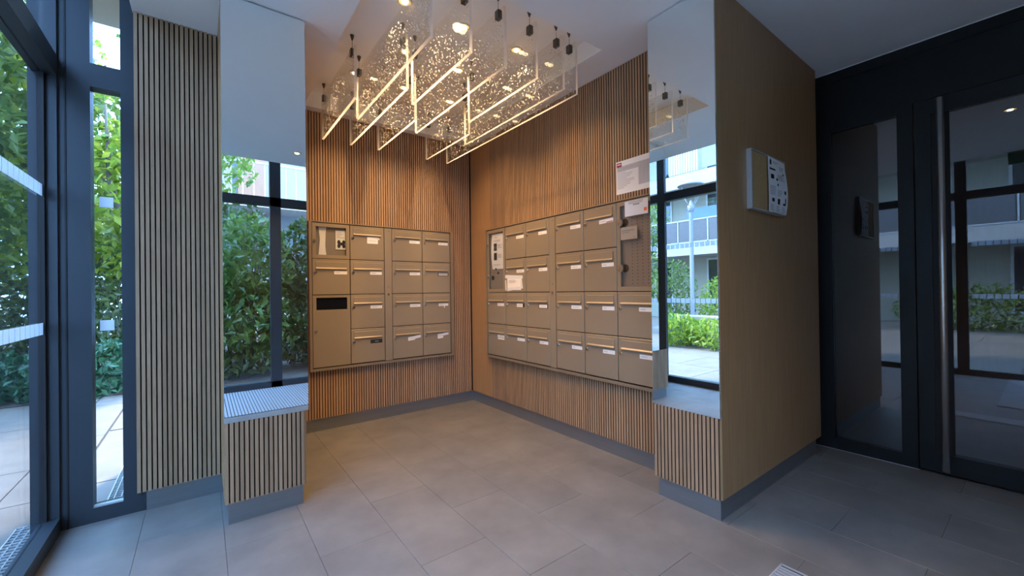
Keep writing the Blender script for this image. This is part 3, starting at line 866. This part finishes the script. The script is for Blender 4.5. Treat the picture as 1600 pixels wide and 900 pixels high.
lamps = [(0.92, 2.175, 'front left'), (1.300, 2.175, 'front middle'), (1.712, 2.175, 'front right'), (1.110, 2.63, 'middle row left'), (1.520, 2.63, 'middle row right'),
         (0.92, 3.11, 'back left'), (1.295, 3.11, 'back middle'), (1.716, 3.11, 'back right')]
for x, y, lab in lamps:
    downlight('warm recessed downlight, %s of the ceiling recess' % lab, (x, y, RZ), DOWNLIGHT_W, WARM, M['lamp'], 120, 'downlights in the ceiling recess')
downlight('white downlight in the hall ceiling, seen in the left mirror', (0.825, 0.06, CEIL), 58.0, (1.0, 0.70, 0.42), M['lampcool'], 125)
downlight('added warm downlight, out of sight in the corridor behind the glazed door', (5.6, 0.2, 2.66), 8.0, WARM, M['lamp'], 130)  # added lamp, hidden by the door header, to light the corridor wood

# exit sign at the left edge of the ceiling (seen in the door glass)
ex = thing('exit_sign', 'unlit green exit sign hung at the ceiling edge, mirrored in the door glass', 'exit sign', (CXE + 0.03, 0.285, 2.515), RZ90)
bx((0, -0.012, 0), (0.300, 0.012, 0.125)).build('sign_body', M['signgreen'], ex)
bx((-0.008, -0.016, 0.125), (0.308, 0.016, 0.139)).build('mounting_bar', M['alu'], ex)
m = MB()
for s_ in (-1,):
    y = -0.0126
    m.poly([(0.060, y, 0.030), (0.092, y, 0.064), (0.072, y, 0.064), (0.072, y, 0.098), (0.048, y, 0.098), (0.048, y, 0.064), (0.028, y, 0.064)])
    m.poly([(0.215, y, 0.015), (0.275, y, 0.015), (0.275, y, 0.110), (0.215, y, 0.110)])
    m.poly([(0.165 + 0.009 * math.cos(a), y, 0.098 + 0.009 * math.sin(a)) for a in [i * math.pi / 5 for i in range(10)]])
    m.poly([(0.148, y, 0.050), (0.172, y, 0.046), (0.184, y, 0.084), (0.160, y, 0.086)])
    m.poly([(0.126, y, 0.014), (0.138, y, 0.014), (0.168, y, 0.050), (0.150, y, 0.052)])
    m.poly([(0.170, y, 0.048), (0.200, y, 0.040), (0.204, y, 0.016), (0.192, y, 0.016), (0.186, y, 0.034)])
m.build('pictogram', M['signpale'], ex)

# ------------------------------------------------------------------ outside
gp = struct('ground', MB().box((-16, -14, -0.30), (-0.64, 18, -0.034)).box((-0.64, 3.03, -0.30), (6, 18, -0.034)), M['joint'], 'pale stone paving outside the left glazing')
SW, SL = 0.90, 1.30
slab = {}
def slab_mesh(w, l):
    k = (round(w, 2), round(l, 2))
    if k not in slab:
        slab[k] = bx((0.004, 0.004, -0.034), (w - 0.004, l - 0.004, -0.015)).mesh('paving_slab', M['paving'])
    return slab[k]
xs = -0.655 - 0.27; k = 0
xcols = [(-0.925, 0.27)] + [(-0.925 - SW * (i + 1), SW) for i in range(7)]
for i, (x, w) in enumerate(xcols):
    y = -3.0 + (0.5 * SL if i % 2 else 0)
    while y < 7.2:
        link('paving_slab', slab_mesh(w, SL), gp, (x, y, 0)); y += SL
link('paving_slab', slab_mesh(0.21, 0.56), gp, (-0.645, 3.035, 0))
for y in (3.60, 4.92, 6.22):
    link('paving_slab', slab_mesh(0.21, 1.30), gp, (-0.645, y, 0))
struct('ground_bed', MB().box((-0.64, -14, -0.30), (8, -0.90, -0.04)).box((-16, 6.6, -0.04), (6, 18, -0.005)), M['soil'], 'planted soil beds around the paving')
def grate(label, x0, x1, y0, y1):
    t = thing('drain_grate', label, 'drain grate', (x0, y0, -0.012))
    w, l = x1 - x0, y1 - y0
    bx((0, 0, 0), (w, l, 0.0012)).build('pit', M['pit'], t)
    f = MB().box((0, 0, 0.001), (0.005, l, 0.011)).box((w - 0.005, 0, 0.001), (w, l, 0.011)).box((0, 0, 0.001), (w, 0.005, 0.011)).box((0, l - 0.005, 0.001), (w, l, 0.011))
    f.build('rim', M['galva'], t)
    m = MB(); y = 0.02
    while y < l - 0.01:
        m.box((0.005, y, 0.003), (w - 0.005, y + 0.004, 0.010)); y += 0.030
    x = 0.025
    while x < w - 0.01:
        m.box((x, 0.005, 0.003), (x + 0.004, l - 0.005, 0.010)); x += 0.030
    tag(m.build('grid', M['galva'], t), kind='stuff')
grate('galvanised drain grate along the foot of the left glazing', -0.745, -0.660, -0.8, 3.12)
grate('galvanised drain grate seen through the narrow window', -0.435, -0.255, 3.04, 4.60)

# plants -------------------------------------------------------------
def leaf_cloud(mb, blobs, n, size, seed, elong=1.9, droop=0.35):
    r = random.Random(seed)
    vol = [b[3] * b[4] * b[5] for b in blobs]; tot = sum(vol)
    for b, v in zip(blobs, vol):
        for i in range(int(n * v / tot)):
            while True:
                ux, uy, uz = r.uniform(-1, 1), r.uniform(-1, 1), r.uniform(-1, 1)
                d = ux * ux + uy * uy + uz * uz
                if d < 1 and r.random() < 0.25 + 0.75 * d: break
            c_ = Vector((b[0] + ux * b[3], b[1] + uy * b[4], b[2] + uz * b[5]))
            if c_.z < -0.02: c_.z = abs(c_.z) * 0.5
            a = Vector((r.uniform(-1, 1), r.uniform(-1, 1), r.uniform(-1, 0.6) - droop)).normalized()
            nn = Vector((r.uniform(-1, 1), r.uniform(-1, 1), r.uniform(0.0, 1.4)))
            s_ = a.cross(nn)
            if s_.length < 1e-3: continue
            s_.normalize()
            up_ = s_.cross(a)
            sz = size * r.uniform(0.55, 1.25); wd = sz / elong
            n0 = len(mb.v)
            mb.v += [tuple(c_ - a * sz * 0.5), tuple(c_ + s_ * wd * 0.5 - a * sz * 0.05 + up_ * wd * 0.12), tuple(c_ + a * sz * 0.5 - up_ * sz * 0.08), tuple(c_ - s_ * wd * 0.5 - a * sz * 0.05 + up_ * wd * 0.12)]
            mb.face([n0, n0 + 1, n0 + 2]); mb.face([n0, n0 + 2, n0 + 3])
def plant(name, label, cat, base, blobs, n, size, mat, seed, stems=(), group=None, elong=1.9):
    t = thing(name, label, cat, base, 0, group)
    m = MB(); leaf_cloud(m, blobs, n, size, seed, elong)
    tag(m.build('foliage', mat, t), kind='stuff')
    if stems:
        s_ = MB()
        for pts, rad in stems: s_.path([Vector(p) for p in pts], rad)
        s_.build('trunk' if cat == 'tree' else 'stems', M['bark'], t)
    return t
def bush_stems(seed, n, h, sp):
    r = random.Random(seed); out = []
    for i in range(n):
        x, y = r.uniform(-sp, sp), r.uniform(-sp, sp)
        out.append(([(x * 0.5, y * 0.5, 0), (x * 0.8, y * 0.8, h * 0.5), (x * 1.2, y * 1.2, h)], (0.012, 0.009, 0.004)))
    return out
G1 = 'garden plants beyond the left glazing'
# straight ahead through the left glass and the narrow window
plant('ground_ivy', 'low dark ivy carpet at the far edge of the paving', 'shrub', (-1.5, 7.1, 0), [(-1.0, 0, 0.2, 1.1, 0.75, 0.42), (0.6, 0.0, 0.2, 1.1, 0.7, 0.40)], 4200, 0.11, M['leaf_i'], 1, group=G1)
plant('hedge_shrub', 'dark shrub rising behind the ivy on the left', 'shrub', (-2.9, 8.2, 0), [(0, 0, 0.9, 1.1, 0.8, 1.1)], 3000, 0.12, M['leaf_d'], 2, bush_stems(2, 6, 1.5, 0.5), G1)
plant('hedge_shrub', 'dark shrub seen low through the narrow window', 'shrub', (-1.05, 8.3, 0), [(0, 0, 0.9, 0.95, 0.7, 1.05)], 2600, 0.12, M['leaf_d'], 3, bush_stems(3, 6, 1.5, 0.5), G1)
plant('garden_tree', 'young tree with a forked trunk seen through the narrow window', 'tree', (-0.72, 7.3, 0),
      [(-0.35, 0.4, 2.5, 0.9, 0.8, 0.75), (0.1, 0.6, 3.0, 1.0, 0.9, 0.6), (-0.7, 0.3, 3.9, 0.5, 0.4, 0.4), (0.2, 0.5, 1.75, 0.8, 0.7, 0.45)], 3600, 0.15, M['leaf_b'], 4,
      [([(0, 0, 0), (-0.03, 0, 1.2), (-0.08, 0.0, 2.0), (-0.22, 0, 2.65), (-0.25, 0, 3.6)], (0.06, 0.05, 0.042, 0.03, 0.012)), ([(-0.08, 0, 2.0), (0.15, 0.1, 2.4), (0.4, 0.2, 2.7)], (0.025, 0.018, 0.008)),
       ([(-0.2, 0, 2.55), (-0.5, 0, 2.85), (-0.8, 0, 3.0)], (0.02, 0.014, 0.006))], G1)
plant('garden_tree', 'leafy tree filling the left glass pane', 'tree', (-2.3, 7.6, 0), [(0, 0, 2.7, 1.1, 0.9, 1.1), (-0.5, 0.3, 4.3, 1.3, 1.0, 1.0), (0.5, 0.5, 3.7, 1.0, 0.9, 1.0)], 5200, 0.15, M['leaf_m'], 5,
      [([(0, 0, 0), (0.05, 0, 1.5), (-0.1, 0, 3.0), (-0.2, 0, 4.5)], (0.09, 0.075, 0.05, 0.02))], G1)
plant('garden_tree', 'bright tree standing far behind the left hedge', 'tree', (-3.4, 11.0, 0), [(0, 0, 3.4, 1.7, 1.0, 1.9), (1.1, 0.2, 2.6, 0.85, 0.9, 1.6), (0.4, 0, 5.6, 1.6, 1.0, 1.1)], 5200, 0.19, M['leaf_b'], 6,
      [([(0, 0, 0), (0, 0, 2.0), (0.1, 0, 5.0)], (0.1, 0.08, 0.03))], G1)
plant('garden_tree', 'tall tree behind the young forked one', 'tree', (-0.2, 10.2, 0), [(-0.2, 0, 2.2, 1.0, 0.9, 1.3), (-0.2, 0, 3.9, 0.9, 0.8, 0.6), (-0.4, 0.2, 6.2, 0.7, 0.6, 0.5)], 3000, 0.17, M['leaf_m'], 7,
      [([(-0.3, 0, 0), (-0.35, 0, 2.0), (-0.5, 0, 6.0)], (0.09, 0.07, 0.03))], G1)
for i, (x, lab) in enumerate(((-5.9, 'leftmost of the dark hedge trees far beyond the ivy'), (-3.5, 'second dark hedge tree from the left far beyond the ivy'),
                              (-1.4, 'third dark hedge tree from the left far beyond the ivy'), (1.7, 'rightmost of the dark hedge trees far beyond the ivy'))):
    plant('hedge_tree', lab, 'tree', (x, 13.2, 0), [(0, 0, 1.5, 1.5, 0.8, 1.7), (0.2, 0, 3.2, 1.2, 0.7, 1.3)], 3000, 0.24, M['leaf_d'], 70 + i,
          [([(0, 0, 0), (0, 0, 2.0), (0.1, 0, 4.0)], (0.1, 0.08, 0.03))], 'dark hedge trees closing the garden')
# towards the far building (right mirror)
G2 = 'shrubs around the stone planter'
plant('flower_shrub', 'pale leafy shrub in front of the stone planter', 'shrub', (-3.75, 4.35, 0), [(0.05, 0.3, 0.30, 0.50, 0.60, 0.33), (0.0, -0.5, 0.27, 0.5, 0.55, 0.30)], 1500, 0.15, M['leaf_b'], 11, bush_stems(11, 8, 0.5, 0.5), G2, 2.6)
plant('flower_shrub', 'green shrub at the left end of the stone planter', 'shrub', (-3.9, 5.75, 0), [(0, 0, 0.45, 0.55, 0.6, 0.55)], 1300, 0.13, M['leaf_m'], 12, bush_stems(12, 6, 0.7, 0.4), G2)
plant('garden_shrub', 'tall clipped shrub behind the lamp post', 'shrub', (-7.2, 6.9, 0), [(0, 0, 0.9, 0.8, 0.75, 1.15)], 1800, 0.12, M['leaf_m'], 13, bush_stems(13, 6, 1.4, 0.4), G2)
plant('garden_shrub', 'rounded shrub to the right of the lamp post', 'shrub', (-7.6, 5.5, 0), [(0, 0, 0.65, 0.8, 0.7, 0.85)], 1500, 0.12, M['leaf_b'], 14, bush_stems(14, 6, 1.0, 0.4), G2)
plant('garden_shrub', 'tall loose shrub to the left of the lamp post', 'shrub', (-5.8, 7.0, 0), [(0, 0, 1.1, 0.7, 0.7, 1.2), (0.1, 0.1, 2.5, 0.55, 0.5, 0.7)], 2000, 0.13, M['leaf_m'], 15, bush_stems(15, 6, 2.2, 0.4), G2)
plant('garden_tree', 'slim tree with leaves hanging before the balconies', 'tree', (-6.4, 7.3, 0), [(0.1, -0.4, 3.15, 0.5, 0.5, 0.35), (0, 0.4, 3.9, 0.8, 0.8, 0.8)], 900, 0.15, M['leaf_b'], 16,
      [([(0, 0.3, 0), (0, 0.3, 2.5), (0.1, 0, 3.4)], (0.05, 0.04, 0.02))], G2)
plant('garden_tree', 'small tree beside the courtyard, doubly mirrored at the partition mirror edge', 'tree', (-5.2, -1.0, 0), [(0, 0, 1.5, 0.8, 0.8, 0.7), (0.1, 0.1, 2.7, 0.8, 0.8, 0.6)], 1800, 0.14, M['leaf_m'], 18,
      [([(0, 0, 0), (0, 0, 1.5), (0.1, 0, 2.8)], (0.05, 0.04, 0.02))], G2)
plant('garden_shrub', 'low shrub across the courtyard opposite the door', 'shrub', (-8.6, 1.2, 0), [(0, 0, 0.5, 0.7, 1.6, 0.65)], 1500, 0.14, M['leaf_m'], 17, (), G2)
pl = thing('stone_planter', 'low pale stone planter wall behind the leafy shrub', 'planter', (-4.75, 3.0, 0))
bx((0, 0, -0.02), (0.45, 2.2, 0.47)).build('wall', M['stone'], pl)
bx((-0.03, -0.03, 0.47), (0.48, 2.23, 0.54)).build('coping', M['stone'], pl)
lp = thing('street_lamp', 'blue grey street lamp in front of the balconies', 'street lamp', (-5.55, 5.32, 0))
MB().lathe([(0.09, 0), (0.09, 0.35), (0.05, 0.45), (0.046, 3.0), (0.045, 3.12)], n=16).build('post', M['lamppost'], lp)
MB().lathe([(0.046, 3.0), (0.06, 3.02), (0.085, 3.16), (0.05, 3.18), (0.02, 3.3), (0.0, 3.3)], n=16).build('collar', M['lamppost'], lp)
g = MB()
for i in range(4):
    a = i * math.pi / 2 + 0.4
    g.path([(0.03 * math.cos(a), 0.03 * math.sin(a), 3.12), (0.16 * math.cos(a), 0.16 * math.sin(a), 3.28), (0.24 * math.cos(a), 0.24 * math.sin(a), 3.45), (0.25 * math.cos(a), 0.25 * math.sin(a), 3.64)], (0.010, 0.009, 0.009, 0.009), 6)
g.build('arms', M['lamppost'], lp)
MB().lathe([(0.0, 3.80), (0.30, 3.68), (0.31, 3.64), (0.26, 3.63), (0.0, 3.64)], n=20).build('hood', M['lamppost'], lp)

# far apartment building with balconies
XBF = -9.81
ab = thing('apartment_building', 'pale apartment building with balconies across the courtyard', 'building', (XBF, 5.0, 0))
Y0, Y1 = -18.0, 9.0
bx((-4.0, Y0, -0.3), (-1.3, Y1, 9.0)).build('wall', M['render'], ab)
for z0, z1 in ((2.31, 2.74), (4.75, 5.24), (7.4, 7.9)):
    bx((-1.4, Y0, z0), (0.0, Y1, z1)).build('balcony_slab', M['bslab'], ab)
pm = bx((-0.03, 0.04, 2.80), (0.0, 1.06, 3.52)).mesh('railing_panel', M['bpanel'])
post = bx((-0.04, -0.02, 2.74), (0.01, 0.02, 3.58)).mesh('railing_post', M['bmetal'])
y = Y0 + 0.3
while y < Y1 - 1:
    link('railing_panel', pm, ab, (0, y, 0)); link('railing_post', post, ab, (0, y, 0)); y += 1.1
for z in (2.765, 3.555):
    bx((-0.04, Y0, z - 0.02), (0.01, Y1, z + 0.02)).build('hand_rail', M['bmetal'], ab)
sm = bx((-0.03, 0, 5.28), (0, 0.055, 6.06)).mesh('balcony_slat', M['bslatw'])
sb = bx((-0.03, 0.0, 5.30), (0.0, 0.96, 6.06)).mesh('blue_screen', M['bblue'])
y = 2.42
for i in range(12): link('balcony_slat', sm, ab, (0, y + i * 0.096, 0))
for yy in (1.30, 0.20, -0.90, -2.0, -3.1, -4.2, 3.65, 4.75, 5.85, 6.95): link('blue_screen', sb, ab, (0, yy, 0))
bx((-0.04, Y0, 6.06), (0.01, Y1, 6.11)).build('hand_rail', M['bmetal'], ab)
bx((-0.9, 1.4, 3.67), (-0.86, 3.35, 4.12)).build('blind', M['bblue'], ab)
for yy in (-12.0, -9.7, -7.5, -5.4, -3.2, -1.0, 1.7, 4.2, 6.4):
    for z in (0.3, 2.74, 5.24):
        wn = bx((-1.3, yy, z), (-1.26, yy + 1.1, z + 1.95)).build('window', M['bslatw'], ab)
        bx((-1.262, yy + 0.07, z + 0.07), (-1.25, yy + 0.52, z + 1.88)).build('pane', M['bwindow'], wn)
        bx((-1.262, yy + 0.58, z + 0.07), (-1.25, yy + 1.03, z + 1.88)).build('pane', M['bwindow'], wn)

# behind the back glazing (left mirror): dense shrubs, a fence, a clad house
G3 = 'dense shrubs behind the back glazing'
for i, (x, y, hx, hz, lab) in enumerate(((-0.6, -2.4, 0.8, 1.15, 'dense evergreen shrub left in the column mirror'), (0.45, -2.15, 0.72, 1.15, 'glossy evergreen shrub centred in the column mirror'),
                                         (1.45, -2.5, 0.75, 1.2, 'loose evergreen shrub right in the column mirror'), (2.4, -3.0, 0.8, 1.0, 'evergreen shrub farthest right in the column mirror'),
                                         (0.2, -4.2, 1.2, 1.45, 'tall evergreen shrub at the back of the mirrored garden'), (2.0, -4.6, 1.0, 1.0, 'broad evergreen shrub at the back of the mirrored garden'))):
    blobs = [(0, 0, hz * 0.55, hx, 0.6, hz * 0.62), (0.1, -0.1, hz * 1.4, hx * 0.85, 0.55, hz * 0.65)]
    plant('evergreen_shrub', lab, 'shrub', (x, y, 0), blobs, 2600, 0.15, (M['leaf_d'], M['leaf_m'])[i % 2], 40 + i, bush_stems(40 + i, 9, hz * 1.7, hx * 0.5), G3, 2.1)
plant('garden_tree', 'tree with hanging leaves at the top of the column mirror', 'tree', (-0.3, -3.6, 0), [(0.3, 0, 3.35, 0.8, 0.7, 0.55), (0.1, 0, 4.2, 1.0, 0.8, 0.6)], 1500, 0.15, M['leaf_b'], 50,
      [([(-0.2, 0, 0), (-0.15, 0, 2.0), (0.1, 0, 3.6)], (0.05, 0.04, 0.02))], G3)
hs = thing('clad_house', 'grey house with brown cladding and a balcony behind the back shrubs', 'building', (1.4, -9.5, 0))
bx((-6, -3, -0.3), (6, 0, 11.0)).build('wall', M['greywall'], hs)
bx((-0.55, 0.0, 2.8), (0.15, 0.25, 6.6)).build('cladding', M['cladding'], hs)
bx((-1.6, 0.0, 3.55), (4.5, 1.2, 3.75)).build('balcony_slab', M['bslab'], hs)
g = MB()
for i in range(24): g.box((-1.55 + i * 0.26, 1.15, 3.75), (-1.52 + i * 0.26, 1.18, 4.75))
g.box((-1.6, 1.14, 4.75), (4.5, 1.19, 4.80))
g.build('balcony_railing', M['bmetal'], hs)
g = MB()
for k in range(2):
    g.tube((-2.3 + k * 0.4, 0.9, 3.4), (-0.8 + k * 0.4, 0.9, 5.6), 0.05, n=6)
g.build('stair_stringer', M['bmetal'], hs)
bx((1.3, -0.02, 3.75), (2.6, 0.03, 5.9)).build('window', M['bwindow'], hs)
wf = thing('wire_fence', 'thin wire fence behind the back shrubs', 'fence', (-3, -5.6, 0))
g = MB()
for i in range(60): g.box((i * 0.12, 0, 0), (i * 0.12 + 0.006, 0.006, 1.7))
for i in range(15): g.box((0, 0, 0.02 + i * 0.12), (7.2, 0.006, 0.026 + i * 0.12))
tag(g.build('mesh_wires', M['galva'], wf), kind='stuff')
pmx = bx((0, -0.02, 0), (0.05, 0.03, 1.8)).mesh('fence_post', M['frame'])
for i in range(4): link('fence_post', pmx, wf, (i * 2.3, 0, 0))
